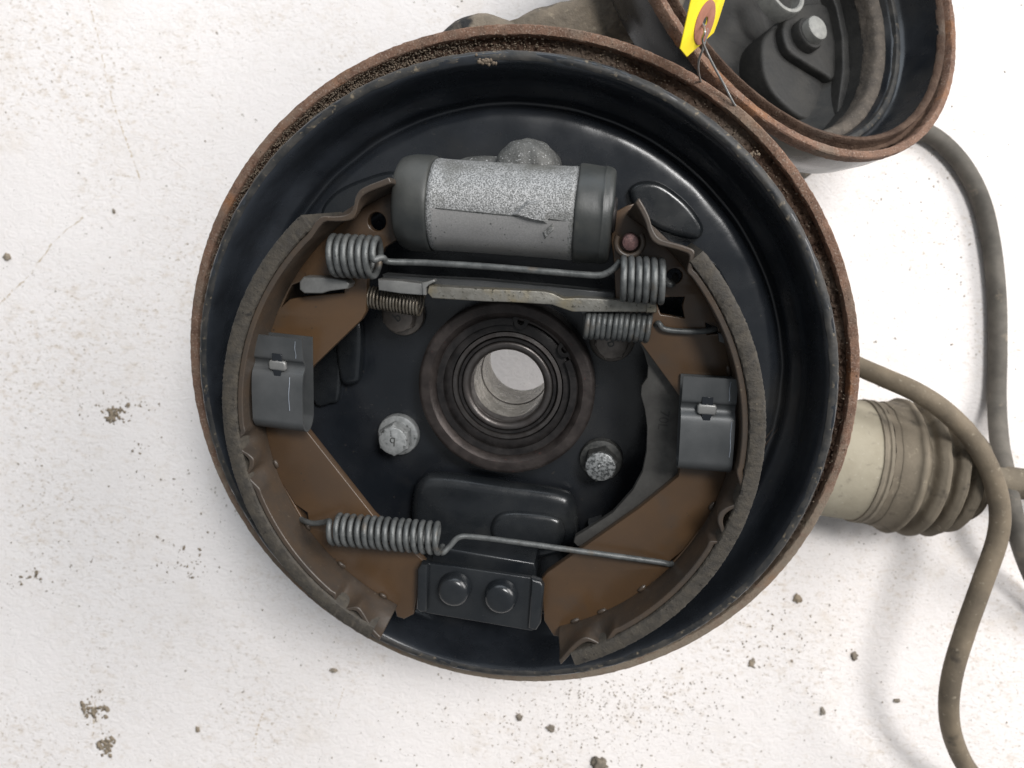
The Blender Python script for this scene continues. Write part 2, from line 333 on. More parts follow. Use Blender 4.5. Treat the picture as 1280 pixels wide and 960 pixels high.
# backing plate: a stamped pan
pan = catmull([(30, -50), (40, -50), (50, -50), (60, -50), (70, -50), (80, -50), (90, -50), (96, -50), (102, -50), (105.4, -50.15), (107.8, -50.75), (109.6, -52.0), (110.6, -53.6), (111.0, -55.0), (111.8, -55.6), (112.9, -55.2), (113.6, -53.6), (114.6, -51.6),
               (116.6, -49.6), (118.6, -47.4), (119.9, -44.5), (120.8, -40), (121.6, -35), (122.4, -31), (123.4, -28.9), (125, -28.1), (126.4, -28.4), (127.2, -30), (127.4, -34), (127.6, -40)], 3)
pan += [(127.0, -48.5), (123, -52), (117, -57), (112.5, -59.5), (108, -53.5), (30, -53.5)]
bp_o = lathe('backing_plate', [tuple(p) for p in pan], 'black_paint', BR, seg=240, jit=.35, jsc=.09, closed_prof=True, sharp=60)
bead = [(r, -28.9+h) for r, h in ((123.9, .55), (124.6, .98), (125.6, 1.0), (126.6, .5), (127.35, -.6), (127.7, -4), (127.0, -4), (126.2, -.6), (124.4, -.1))]
lathe('worn_ridge', bead, 'worn_edge', bp_o, seg=360, jit=.3, jsc=.8, closed_prof=True, sharp=60)
lip = catmull([(127.9, -38), (128.3, -43.5), (130, -45.6), (132.4, -45.6), (134, -44.4)], 7)
lathe('rim_groove', [tuple(p) for p in lip]+[(134, -48), (128, -48.3)], 'rust_groove', bp_o, seg=1300, jit=1.1, jsc=.85, closed_prof=True, sharp=60)
lip = [(134.0, -45.5), (134.5, -41.4), (134.9, -40.95), (136.4, -40.8), (137.8, -40.95), (138.2, -41.4), (138.3, -43.5), (137.9, -46), (136.8, -48.6), (134, -49.2)]
rl = lathe('rim_lip', lip, 'rust', bp_o, seg=600, jit=.26, jsc=1.3, closed_prof=True, sharp=34)
at_d = rl.data.attributes.new('dust_and_sheen', 'FLOAT', 'POINT')           # road dust settled on the lower side of the rim
for i, v in enumerate(rl.data.vertices):
    q = WM.inverted() @ v.co*1000; a = math.degrees(math.atan2(q.y, q.x)) % 360
    k = np.interp(a, [0, 180, 205, 250, 300, 335, 355, 360], [.0, .1, .55, .9, .95, .6, .1, .0]); k2 = noise.noise(Vector(q)*.35)*.5+noise.noise(Vector(q)*1.4)*.35
    at_d.data[i].value = min(1, max(0, k+k2*min(1, k*3+.3)))

# pressed bosses of the plate
def boss(px, z, m='boss_paint', bev=3, base=-50.5, sm=4, res=5):
    return plate('boss', catmull(ats(px, z), sm, True) if sm else ats(px, z), z, z-base, m, bp_o, bevel=min(bev, (z-base)*.95/2), res=res, sharp=70)
boss([(515, 668), (513, 628), (522, 603), (548, 596), (630, 607), (698, 617), (716, 628), (722, 655), (716, 690), (640, 705), (540, 692)], -40, bev=5)
boss([(612, 668), (618, 648), (640, 641), (690, 646), (704, 656), (706, 676), (690, 690), (630, 684)], -37.5, base=-46, bev=3.2)
boss([(786, 240), (800, 227), (825, 228), (852, 246), (872, 268), (880, 288), (868, 300), (830, 290), (800, 272)], -45, bev=2.7)
boss([(400, 262), (420, 238), (455, 222), (490, 214), (500, 235), (470, 262), (430, 285), (405, 285)], -44, bev=2.6)
boss([(884, 330), (897, 332), (912, 358), (922, 390), (917, 398), (905, 380)], -44, bev=2.4)
boss([(420, 402), (449, 400), (450, 462), (444, 480), (424, 474)], -45, bev=2)
boss([(385, 405), (422, 402), (424, 492), (412, 505), (390, 500)], -47, bev=1.4)
boss([(735, 655), (752, 650), (756, 668), (740, 676)], -44, m='clip_grey', bev=1, sm=0)

# hub with bearing
hz = -37.5
hub_prof = [(24, -50), (36.2, -50), (36.4, -48), (36.4, hz-1.0), (35.6, hz-.2), (34.6, hz), (31.6, hz), (31.2, hz-.4), (30.2, hz-1.2), (29.4, hz-3.2), (28.6, hz-3.4), (28.2, hz-7), (24, hz-7.5)]
hub = lathe('wheel_hub', hub_prof, 'hub_steel', BR, seg=120, jit=.15, jsc=.2, closed_prof=True)
lathe('knuckle', [(19, -53), (30, -53.4), (30, -70), (24, -74), (22, -97), (18.5, -97), (18.5, -60)], 'casting_dark', hub, seg=64, closed_prof=True)
lathe('bearing_outer_ring', [(23.2, hz-5.6), (23.4, hz-5), (26.4, hz-5), (27.6, hz-5.6), (27.8, hz-9), (23, hz-9)], 'hub_dark', hub, seg=96, closed_prof=True)
lathe('bearing_seal', [(20.9, hz-5.8), (21.3, hz-5.2), (22.8, hz-5.5), (23.0, hz-8), (20.8, hz-8)], 'race_steel', hub, seg=96, closed_prof=True)
lathe('seal_lip', [(19.0, hz-6.2), (19.3, hz-5.4), (20.4, hz-5.4), (20.6, hz-6.2)], 'hub_dark', hub, seg=96)
# inner race with rounded mouth and long bore down to the back of the hub
lathe('inner_race', [tuple(p) for p in catmull([(18.9, hz-8), (18.85, hz-5.6), (18.2, hz-4.9), (17.2, hz-4.9), (16.3, hz-5.4), (15.6, hz-6.4), (15.3, hz-8), (15.25, -60), (15.25, -69)], 4)]+[(15.0, -69.2), (14.9, -69.5), (18, -69.5)], 'race_steel', hub, seg=96)
lathe('bore_sleeve', [(15.25, -69.6), (15.25, -95), (15.9, -96.4), (18.4, -96.6), (18.4, -69.6)], 'bore_steel', hub, seg=96, closed_prof=True)
lathe('bore_liner', [(15.22, -50), (15.22, -69)], 'bore_steel', hub, seg=96)
# snap ring with two eyed ears
ang0 = math.radians(52); ang1 = math.radians(24)
lathe('snap_ring', [(26.4, hz-2.6), (26.4, hz-4), (29.0, hz-4), (29.0, hz-2.6)], 'hub_dark', hub, seg=110, a0=math.radians(82), a1=math.radians(82+302), closed_prof=True)
for (ex, ey) in ((651, 402), (706, 437)):
    c = at(ex, ey, hz-2.4); th = math.atan2(c[1], c[0]); out = []
    for k in range(18):
        a = 2*PI*k/18; out.append((c[0]+3.3*math.cos(a)*(1.12 if math.cos(a-th) > 0 else .9), c[1]+3.3*math.sin(a)))
    plate('snap_ring_ear', out, hz-2.2, 1.6, 'hub_dark', hub, .2, [[(c[0]+1.35*math.cos(2*PI*k/14), c[1]+1.35*math.sin(2*PI*k/14)) for k in range(14)]])

# flange bolts
def bolt(px, py, m_head, m_fl, letter, rot, hexrot):
    c = at(px, py, -47); c[2] = 0
    fb = lathe('bolt', [(0, -46.6), (7.2, -46.6), (8.8, -47.2), (9.2, -48), (9.2, -50.2)], m_fl, BR, seg=40, o=(c[0], c[1], 0))
    V = []; R6 = 7.2; rings = [(-46.8, 1), (-40.6, 1), (-39.9, .93)]
    for z, s in rings:
        for k in range(6): V.append((c[0]+R6*s*math.cos(hexrot+k*PI/3), c[1]+R6*s*math.sin(hexrot+k*PI/3), z))
    F = [tuple(range(12, 18))]
    for r in range(2):
        for k in range(6): F.append((r*6+k, r*6+(k+1) % 6, r*6+6+(k+1) % 6, r*6+6+k))
    hx = link('bolt_head', mesh(V, F), m_fl, fb, 25)
    lathe('head_face', [(0, -39.1), (5.4, -39.15), (6.1, -39.5), (6.4, -40.4)], m_head, fb, seg=36, o=(c[0], c[1], 0))
    if letter: link('stamp', text_mesh(letter, 5.6, c, rot, -39.2), 'bolt_dark', fb, 20)
    else: lathe('centre_dimple', [(0, -38.6), (.7, -38.8), (1.0, -39.2)], m_head, fb, seg=12, o=(c[0]-.6, c[1]+.4, 0))
bolt(503, 393, 'bolt_brown', 'bolt_brown', 'b', .7, .3)
bolt(765, 425, 'bolt_brown', 'bolt_brown', 'b', -1.2, .1)
bolt(497, 544.5, 'bolt_zinc', 'bolt_zinc', 'b', 3.0, .5)
bolt(751, 576, 'bolt_worn', 'bolt_dark', None, 0, .25)

# ---- brake shoes
LC = np.array([-3.6, -6.6]); RT, RI, RO = 94.3, 91.9, 100.0
def pol(p): return math.hypot(p[0]-LC[0], p[1]-LC[1]), math.atan2(p[1]-LC[1], p[0]-LC[0]) % (2*PI)
def arc(a0, a1, r, n): return [(LC[0]+r*math.cos(a0+(a1-a0)*i/n), LC[1]+r*math.sin(a0+(a1-a0)*i/n)) for i in range(n+1)]
WZ = -18.0
def inside(ring, rmax=91.3):
    out = []
    for p in ring:
        r, a = pol(p); r = min(r, rmax); out.append((LC[0]+r*math.cos(a), LC[1]+r*math.sin(a)))
    return out
def lining(parent, a0, a1):
    prof = [(94.15, -42), (94.15, -.9), (94.6, -.25), (96, 0), (99, 0), (99.7, -.3), (100, -1), (100, -42)]
    lathe('lining', prof, 'lining', parent, o=(LC[0], LC[1], 0), seg=260, a0=a0, a1=a1, closed_prof=True, jit=.3, jsc=1.1)
def table(parent, path_px, zt=-.9, zb=-41):
    pts = [at(x, y, zt)[:2] for x, y in path_px]
    # resample: between far apart points follow the circle
    full = []
    for i in range(len(pts)-1):
        r0, a0 = pol(pts[i]); r1, a1 = pol(pts[i+1]); da = (a1-a0+PI) % (2*PI)-PI
        if abs(da) > .2:
            n = int(abs(da)/.03); full += [np.array(p) for p in arc(a0+da*.04, a0+da*.96, RI, n)]
        else: full.append(pts[i])
    full.append(pts[-1]); full = catmull(full, 3)
    zs = [zt, zt-3, zt-6, zt-9, zt-12, -16, -24, -32, zb]; V = []; F = []; nz_ = len(zs)
    for side in (0, 1):
        for p in full:
            r, a = pol(p)
            for z in zs:
                t = min(1, max(0, (zt-z-2)/12)); wgt = 1-t*t*(3-2*t); rr = RI+(r-RI)*wgt+side*2.1
                V.append((LC[0]+rr*math.cos(a), LC[1]+rr*math.sin(a), z))
    n = len(full); off = n*nz_
    for i in range(n-1):
        for j in range(nz_-1):
            a = i*nz_+j; b = a+nz_; F.append((a, b, b+1, a+1)); F.append((off+a, off+a+1, off+b+1, off+b))
        F.append((i*nz_, off+i*nz_, off+(i+1)*nz_, (i+1)*nz_)); F.append((i*nz_+nz_-1, (i+1)*nz_+nz_-1, off+(i+1)*nz_+nz_-1, off+i*nz_+nz_-1))
    for i in (0, n-1):
        for j in range(nz_-1): F.append((i*nz_+j, i*nz_+j+1, off+i*nz_+j+1, off+i*nz_+j))
    me = mesh(V, F); bm = bmesh.new(); bm.from_mesh(me); bmesh.ops.recalc_face_normals(bm, faces=bm.faces); bm.to_mesh(me); bm.free()
    o = link('shoe_table', me, 'shoe_edge', parent, 50)
    md = o.modifiers.new('b', 'BEVEL'); md.width = .0005; md.segments = 2; md.limit_method = 'ANGLE'; md.angle_limit = math.radians(60)
def nibs(parent, angs):
    for k, a in enumerate(angs):
        a = math.radians(a); c = (LC[0]+91.2*math.cos(a), LC[1]+91.2*math.sin(a), WZ+.2)
        u = np.array([-math.sin(a), math.cos(a)]); bm = bmesh.new(); bmesh.ops.create_icosphere(bm, subdivisions=2, radius=1)
        for v in bm.verts:
            q = v.co*(1+.3*noise.noise(v.co+Vector((k*3., 0, 0)))); v.co = W(np.array(c)+np.array([u[0]*q.x*2.0-u[1]*q.y, u[1]*q.x*2.0+u[0]*q.y, q.z]))
        me = bpy.data.meshes.new('m'); bm.to_mesh(me); bm.free()
        link('weld_nib', me, 'shoe_edge', parent)

# left shoe
a_t = pol(at(492, 246, WZ))[1]; a_b = pol(at(486, 764, WZ))[1]
outer = arc(a_t, a_b, 92.1, 70)
inner = [at(x, y, WZ)[:2] for x, y in [(496, 771), (505, 774), (517, 768), (521, 745), (526, 711), (531, 703), (466, 644), (384, 540), (374, 520), (374, 482), (391, 458), (452, 399), (457, 389), (459, 350), (470, 330), (481, 309), (500, 297), (500, 255)]]
holes = [[p for p in ring_px(471, 277, 3.4, WZ)],
         [tuple(at(x, y, WZ)[:2]) for x, y in [(341, 379), (362, 374), (384, 370), (430, 366), (431, 350), (384, 349), (357, 351), (349, 357)]],
         [tuple(at(x, y, WZ)[:2]) for x, y in [(352, 622), (368, 630), (384, 641), (386, 656), (374, 664), (364, 650)]]]
shL = plate('brake_shoe', outer+inner, WZ, 4.2, 'shoe_brown', BR, .45, [inside(h) for h in holes]); shL['label'] = 'brown brake shoe with the grey tab and slot'
lining(shL, math.radians(127.6), math.radians(240.2))
table(shL, [(489, 229), (476, 234), (463, 239), (453, 245), (448, 253), (446, 263), (442, 272), (434, 276), (420, 277), (404, 278), (394, 284), (296, 553), (303, 563), (311, 568), (317, 575), (316, 585), (310, 595), (309, 606), (418, 757), (427, 761), (437, 760), (446, 759), (452, 764), (461, 779), (468, 789), (476, 797)])
nibs(shL, [192.5, 211, 224.5, 238, 165])
# right shoe
a_t = pol(at(800, 250, WZ))[1]; a_b = pol(at(712, 800, WZ))[1]-2*PI
outer = arc(a_b, a_t, 92.1, 70)
inner = [at(x, y, WZ)[:2] for x, y in [(795, 254), (784, 257), (767, 266), (764, 300), (768, 335), (770, 385), (790, 415), (798, 425), (852, 499), (860, 540), (848, 596), (800, 635), (720, 691), (684, 716), (677, 724), (680, 776), (692, 795), (704, 797)]]
holes = [ring_px(843, 345, 2.7, WZ), [tuple(at(x, y, WZ)[:2]) for x, y in [(818, 372), (856, 371), (853, 383), (856, 398), (826, 393)]],
         [tuple(at(x, y, WZ)[:2]) for x, y in [(838, 701), (858, 690), (874, 684), (878, 692), (862, 704), (846, 712)]],
         [tuple(at(x, y, WZ)[:2]) for x, y in [(882, 404), (900, 402), (902, 416), (884, 418)]]]
shR = plate('brake_shoe', outer+inner, WZ, 4.2, 'shoe_brown', BR, .45, [inside(h) for h in holes]); shR['label'] = 'brown brake shoe with the grey lever behind it'
lining(shR, math.radians(289.2-360), math.radians(39.6))
table(shR, [(699, 826), (706, 818), (714, 809), (723, 801), (733, 797), (744, 801), (754, 805), (765, 801), (904, 676), (901, 664), (897, 652), (899, 642), (908, 635), (920, 630), (928, 620), (930, 605), (862, 320), (852, 314), (838, 310), (823, 306), (815, 300), (810, 290), (807, 279), (801, 266), (794, 254)][::1])
nibs(shR, [-69.5, -62, -50, -22, 12])
pxplate('locating_tab', [(898, 416), (911, 421), (915, 433), (899, 427)], -16, 9, 'clip_grey', shR, .3)

# parking brake lever under the right shoe
lev = pxplate('parking_lever', [(797, 424), (805, 440), (810, 458), (809, 472), (802, 482), (801, 494), (806, 512), (809, 535), (808, 565), (803, 590), (791, 613), (766, 641), (737, 660), (719, 671), (717, 678), (722, 683), (745, 682), (800, 650), (856, 604), (862, 500), (820, 425)], WZ-4.4, 3.2, 'lever_grey', BR, .35)
p = at(829, 525, WZ-4.4); link('stamp', text_mesh('70L', 5.2, p, -PI/2-.12, WZ-4.35, .08), 'lever_stamp', lev, 20)
lathe('lever_pin', [(0, -9.0), (1.6, -9.1), (2.7, -9.5), (3.0, -10.4), (3.0, -24)], 'pin_red', lev, seg=28, o=(*at(788, 303, -10)[:2], 0))
c = at(787, 303, -11)
ringp = [(c[0]+4.6*math.cos(a), c[1]+4.6*math.sin(a), -10.6) for a in np.linspace(math.radians(150), math.radians(395), 30)]
tube('c_clip', ringp, 1.0, 'shoe_edge', lev, 8)

# ---- hold-down clips: folded spring leaf + T pin
def clip(corner, along, across, zlow, pin, Llow, Ltop, width, pin_s):
    """corner: xy of top-left corner of the upper leaf; along: unit dir towards the fold; across: unit dir over the width"""
    along, across, corner = np.array(along), np.array(across), np.array(corner)
    zt = zlow+11.5; prof = [(0, zt-.6), (pin_s-4.2, zt-1.2), (pin_s-2.4, zt-1.6), (pin_s-1.4, zt-2.6), (pin_s, zt-3.2), (pin_s+1.5, zt-2.6), (pin_s+3, zt-1.2), (pin_s+6, zt-.4), (pin_s+12, zt), (Ltop-7, zt-.2)]
    r = (zt-zlow)/2
    for k in range(1, 9): a = PI/2-PI*k/8; prof.append((Ltop-7+r*1.1*math.cos(a), zlow+r+r*math.sin(a)))
    prof += [(Ltop-16, zlow), (Ltop-Llow, zlow)]
    P = catmull([np.array(q) for q in prof], 4); n = len(P); V = []; F = []; th = .9
    nor = []
    for i in range(n):
        t = P[min(i+1, n-1)]-P[max(i-1, 0)]; t /= np.linalg.norm(t); nor.append(np.array([-t[1], t[0]]))
    cols = [0, .5*width, width]
    for side in (0, -1):
        for i in range(n):
            q = P[i]+nor[i]*th*side
            for wv in cols:
                xy = corner+along*q[0]+across*wv; V.append((xy[0], xy[1], q[1]))
    k = 3; off = n*k
    for i in range(n-1):
        for j in range(k-1):
            a = i*k+j; F.append((a, a+1, a+k+1, a+k)); F.append((off+a, off+a+k, off+a+k+1, off+a+1))
        F.append((i*k, i*k+k, off+i*k+k, off+i*k)); F.append((i*k+2, off+i*k+2, off+i*k+k+2, i*k+k+2))
    for i in (0, n-1):
        for j in range(2): F.append((i*k+j, off+i*k+j, off+i*k+j+1, i*k+j+1))
    me = mesh(V, F); bm = bmesh.new(); bm.from_mesh(me); bmesh.ops.recalc_face_normals(bm, faces=bm.faces); bm.to_mesh(me); bm.free()
    o = link('hold_down_clip', me, 'clip_grey', BR, 50)
    # pin: flat head across the groove, shank below, dark slot under it
    c = corner+along*pin_s+across*width*pin; zz = zt-3.2+2.7
    def obx(cx, hx, hy): return [tuple(c+across*x*hx+along*y*hy+along*cx) for x, y in ((-1, -.6), (-.8, -1), (.8, -1), (1, -.6), (1, .6), (.8, 1), (-.8, 1), (-1, .6))]
    slot = plate('pin_slot', [tuple(c+across*x*1.9+along*y*4.6) for x, y in ((-1, -1), (1, -1), (1, .3), (.6, 1), (-.6, 1), (-1, .3))], zt-.8, .5, 'black_paint', o, .1)
    plate('pin_head', obx(0, 3.4, 1.9), zz, 2.3, 'zinc_grey', o, .75, res=3)
    plate('pin_head_ridge', obx(-.2, 1.1, 2.3), zz-.3, 1.9, 'zinc_grey', o, .5, res=3)
    for (wx, s0, s1) in ((.86, 1.0, pin_s-3.5), (.74 if pin > .48 else .93, pin_s+4, pin_s+17)):
        pp = []
        for k in range(7): pp.append(corner+along*(s0+(s1-s0)*k/6)+across*width*(wx+.008*math.sin(k*1.3+wx*9)))
        pts3 = []
        for q in pp:
            sv = (q-corner) @ along; pts3.append((q[0], q[1], zt+np.interp(sv, [0, pin_s-4.2, pin_s+4, pin_s+8, pin_s+12], [-.6, -1.2, -.9, -.2, 0])+.02))
        tube('wear_glint', pts3, .16, 'wear_glint', o, 6)  # worn streaks, their bluish specular glint put into the colour
    lathe('pin_shank', [(1.5, zz-1), (1.5, -45)], 'zinc_grey', o, seg=12, o=(c[0], c[1], 0))
    return o
def clipframe(tl, tr, bl, z):
    A, B, D = at(*tl, z)[:2], at(*tr, z)[:2], at(*bl, z)[:2]; return A, (D-A)/np.linalg.norm(D-A), (B-A)/np.linalg.norm(B-A), np.linalg.norm(B-A), np.linalg.norm(D-A)
A, al, ac, wd, ln = clipframe((314, 417), (378, 424), (318, 538), -7)
clip(A, al, ac, WZ+.7, .50, ln-1.0, ln, wd, np.dot(at(346, 455, -8)[:2]-A, al))
A, al, ac, wd, ln = clipframe((854, 470), (923, 474), (847, 592), -7)
clip(A, al, ac, WZ+.7, .47, ln-1.5, ln, wd, np.dot(at(886, 510, -8)[:2]-A, al))

# ---- wheel cylinder
zc = -22.0; cA = at(541, 255, zc+14); cB = at(722, 267, zc+14)
axis = np.array([*(cB-cA)[:2], 0]); LEN = np.linalg.norm(axis); axis /= LEN; perp = np.array([-axis[1], axis[0], 0])
# the axis lies where the projected silhouette is centred
cc = at(630.5, 262, zc+3)
cA = np.array([cc[0], cc[1], zc])-axis*26.4; LEN = 52.8
prof = [(12, 0), (15.6, 0), (16.4, .5), (16.7, 1.6), (16.5, 3.2), (16.4, 6), (16.4, 20), (16.4, 40), (16.4, LEN-8), (16.6, LEN-3), (16.7, LEN-1.4), (16.2, LEN-.3), (15.6, LEN), (12, LEN)]
me = lathe_mesh(prof, o=cA, axis=axis, seg=96, jit=.12, jsc=.3)
u_, v_, a_ = frame(axis)
WMI = WM.inverted()
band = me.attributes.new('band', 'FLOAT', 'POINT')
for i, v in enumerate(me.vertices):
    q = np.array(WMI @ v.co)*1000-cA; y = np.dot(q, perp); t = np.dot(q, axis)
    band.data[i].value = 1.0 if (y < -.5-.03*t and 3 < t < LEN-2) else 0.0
WC = link('wheel_cylinder', me, 'cylinder_casting', BR, 50)
# rubber dust boots
lathe('dust_boot', [tuple(p) for p in catmull([(12, -12.6), (14.5, -12.6), (16.2, -11.4), (17.3, -8), (17.6, -5), (17.5, -1), (16.8, .2), (15, .3)], 4)], 'rubber', WC, o=cA, axis=axis, seg=72, jit=.35, jsc=.12)
lathe('dust_boot', [tuple(p) for p in catmull([(15, LEN-.4), (17, LEN-.3), (17.5, LEN+.6), (17.4, LEN+4.4), (17.2, LEN+8), (17.4, LEN+9), (17.2, LEN+9.7), (16.9, LEN+11), (15.8, LEN+12.3), (13, LEN+12.7), (9, LEN+12.7)], 4)], 'rubber', WC, o=cA, axis=axis, seg=72, jit=.35, jsc=.12)
for s, t0 in ((-1, -12.6), (1, LEN+12.7)):
    lathe('piston', [(0, t0+s*1.2), (6, t0+s*1.2), (6.8, t0+s*.6), (6.8, t0-s*3)], 'hub_dark', WC, o=cA, axis=axis, seg=32)
# bleed and inlet bosses of the casting on the far side
c = at(655, 207, -24)
lathe('bleed_boss', [tuple(p) for p in catmull([(0, -19.5), (5.5, -19.8), (9.2, -21.5), (11, -25), (11.6, -30), (12.2, -49)], 4)], 'casting_boss', WC, o=(c[0], c[1]-2, 0), seg=72, jit=1.1, jsc=.22)
pxplate('casting_flange', [(566, 214), (572, 199), (600, 194), (640, 197), (700, 206), (728, 208), (738, 214), (738, 250), (560, 240)], -30, 19, 'casting_boss', WC, 4, smooth=3, res=4)
# raised arrow on the casting
def on_cyl(t, y, h):   # axial t, sideways y, height h above the surface
    r = 16.4+h; z = math.sqrt(max(0, r*r-y*y)); return cA+axis*t+perp*y+np.array([0, 0, z])
def cyl_patch(name, poly, h, m):
    c0 = np.mean(np.array(poly), 0); V = []; F = []; n = len(poly)
    for (t, y) in poly: V.append(on_cyl(t, y, -.2))
    for (t, y) in poly: q = c0+(np.array([t, y])-c0)*.7; V.append(on_cyl(q[0], q[1], h))
    F.append(tuple(range(n, 2*n)))
    for i in range(n): F.append((i, (i+1) % n, n+(i+1) % n, n+i))
    return link(name, mesh(V, F), m, WC, 30)
cyl_patch('cast_arrow', [(30.5, -1.2), (35.8, 4.2), (40.5, 4.4), (45, 1.2), (43.5, -3.5), (37, -2.8)], 1.9, 'cylinder_casting')
cyl_patch('cast_arrow', [(41.6, -6.5), (45.6, -2.6), (45.9, -5.2), (42.6, -9)], .6, 'cylinder_casting')
# parting line of the casting
tube('parting_line', [on_cyl(t, -.5-.03*t, .02) for t in np.linspace(4, LEN-3, 30)], .22, 'bolt_dark', WC, 6)

# ---- springs
def spring(name, A, B, r, turns, wr, m, phase=0, flip=1, pre=(), post=(), label=None, per=22):
    h = helix(A, B, r, turns, phase, per, flip); path = h
    if len(pre): path = catmull(list(pre)+[h[0], h[2], h[4]], 8)[:-16]+h[1:]
    if len(post): path = path[:-1]+catmull([h[-5], h[-3], h[-1]]+list(post), 8)[16:]
    o = tube(name, path, wr, m, BR, 10)
    if label: o['label'] = label
    return o
Z1 = -9.5
spring('return_spring', at(415, 319, Z1), at(473, 322, Z1), 6.9, 6.5, 1.2, 'spring_grey', phase=-PI/2, flip=1,
       post=[at(478, 322, -5.5), at(486, 327, -8), at(520, 328, -10), at(560, 330, -10), at(620, 334, -10), at(690, 340, -10), at(742, 344, -10), at(757, 342, -9.8), at(768, 335, -9.6), at(776, 326, -9.5)], label='upper return spring coil and its long wire below the wheel cylinder')
spring('return_spring', at(777, 348, Z1), at(831, 352, Z1), 7.1, 5.75, 1.2, 'spring_grey', phase=0, flip=1, post=[at(838, 356, -14), at(843, 350, -18), at(844, 345, -22)], label='upper return spring coil above the end of the strut')
spring('return_spring', at(416, 661, -10.5), at(551, 673, -10.5), 5.7, 15.5, 1.15, 'spring_grey', phase=0.6, flip=1,
       pre=[at(372, 645, -22), at(378, 650, -17), at(390, 654, -13), at(404, 653, -11)],
       post=[at(553, 691, -9), at(562, 683, -10), at(573, 672, -11), at(590, 671, -12), at(640, 677, -12), at(740, 691, -13), at(820, 702, -15), at(836, 705, -16.5), at(842, 704, -20)], label='long lower return spring joining the two shoes')
spring('adjuster_spring', at(729, 404, -20), at(814, 409, -20), 5.0, 12.4, 1.05, 'spring_grey', phase=.3, flip=-1,
       post=[at(822, 404, -17), at(830, 411, -16.5), at(850, 414, -16.5), at(880, 414, -16.5), at(893, 411, -18), at(896, 409, -22)], label='tightly coiled grey spring under the strut end')
spring('adjuster_spring', at(462, 371, -23), at(527, 382, -23), 4.0, 16, .5, 'spring_bronze', phase=.3, label='small fine bronze spring under the strut',
       post=[at(531, 372, -20), at(530, 362, -16)])

# ---- strut
st = pxplate('strut', [(536, 357), (605, 361), (680, 364), (692, 367), (704, 373), (722, 372), (745, 373), (820, 379), (821, 390), (745, 390), (716, 390), (704, 386), (690, 381), (640, 378), (605, 377), (540, 373), (534, 366)], -14, 10, 'zinc', BR, .5)
pxplate('strut_body', [(478, 343), (530, 347), (600, 350), (690, 358), (768, 366), (768, 378), (690, 370), (600, 362), (530, 358), (478, 354)], -19, 8, 'clip_grey', st, .5)
pxplate('strut_bracket', [(472, 349), (500, 351), (524, 354), (530, 354), (531, 369), (524, 369), (500, 367), (473, 363)], -13.2, 9, 'zinc_grey', st, .5)
pxplate('bracket_lug', [(527, 353), (534, 352), (542, 349), (544, 352), (536, 356), (532, 360), (532, 369), (528, 369)], -12.4, 4, 'zinc_grey', st, .4)
pxplate('strut_end_peg', [(808, 378), (821, 378), (821, 391), (808, 391)], -13, 6, 'zinc', st, .6)
pxplate('lever_tab', [(374, 352), (379, 346), (411, 347), (432, 350), (437, 355), (434, 361), (412, 364), (402, 367), (380, 367), (374, 362)], -11.5, 8, 'zinc_grey', st, .7, res=3)

# ---- anchor plate with two rivets
an = pxplate('anchor_plate', [(530, 705), (536, 704), (600, 713), (668, 723), (674, 726), (672, 786), (664, 789), (600, 778), (535, 767), (528, 764)], -14.5, 2.4, 'boss_paint', BR, .6)
pxplate('anchor_flange', [(521, 712), (526, 705), (535, 706), (533, 765), (525, 766), (520, 762)], -12.2, 4.6, 'boss_paint', an, 1.2, res=4)
pxplate('anchor_flange', [(664, 724), (676, 728), (680, 735), (676, 780), (670, 789), (660, 786)], -12.2, 4.6, 'boss_paint', an, 1.2, res=4)
pxplate('anchor_block', [(540, 688), (560, 686), (668, 704), (670, 712), (670, 778), (535, 760)], -24, 26, 'boss_paint', an, .8)
for (rx, ry) in ((566, 741), (625, 750)):
    c = at(rx, ry, -10)
    lathe('rivet', [tuple(p) for p in catmull([(0, -8.6), (3, -8.65), (5.0, -9.2), (6.2, -10.4), (6.7, -12), (6.9, -15)], 4)], 'boss_paint', an, seg=40, o=(c[0], c[1], 0))

# suspension arm under the plate, coming out at the top; knuckle legs carry the assembly on the floor
def bar(name, stations, m, parent, bev=3, jit=0):
    """closed sweep of a four-sided section: stations = (centre point, half width vector, half height)"""
    V = []; F = []; k = 12
    for (c, hw, hh) in stations:
        c, hw = np.array(c, float), np.array(hw, float)
        for j in range(k):
            a = 2*PI*(j+.5)/k; sx = math.copysign(abs(math.cos(a))**.45, math.cos(a)); sz = math.copysign(abs(math.sin(a))**.45, math.sin(a))
            p = c+hw*sx+np.array([0, 0, hh*sz])
            if jit: p = p+np.array(noise.noise_vector(Vector(p*.11)))*jit+np.array(noise.noise_vector(Vector(p*.4)))*jit*.3
            V.append(p)
    n = len(stations)
    for i in range(n-1):
        for j in range(k): F.append((i*k+j, i*k+(j+1) % k, (i+1)*k+(j+1) % k, (i+1)*k+j))
    F.append(tuple(range(k-1, -1, -1))); F.append(tuple(range((n-1)*k, n*k)))
    return link(name, mesh(V, F), m, parent, 60)
st_ = []
for i in range(41):
    t = i/40; x, y = 560+(858-560)*t, 92+(-8-92)*t
    c = at(x, y, -92); st_.append((c, (5.5, 13.5, 0), 9+4*math.sin(t*9)*.3))
bar('suspension_arm', st_, 'arm_dirt', BR, jit=1.6)
st_ = []
for i in range(16):
    t = i/15; c = at(535+145*t, 47+(-0)*t, -84); st_.append((c+np.array([0, -9, 0]), (0, 3+14.5*math.sin(PI*t)**.7, 0), 2+9*math.sin(PI*t)**.7))
bar('arm_bushing', st_, 'arm_dirt', BR, jit=.8)
def zfloor(x, y, h): return (D0+h-NF[0]*x-NF[1]*y)/NF[2]
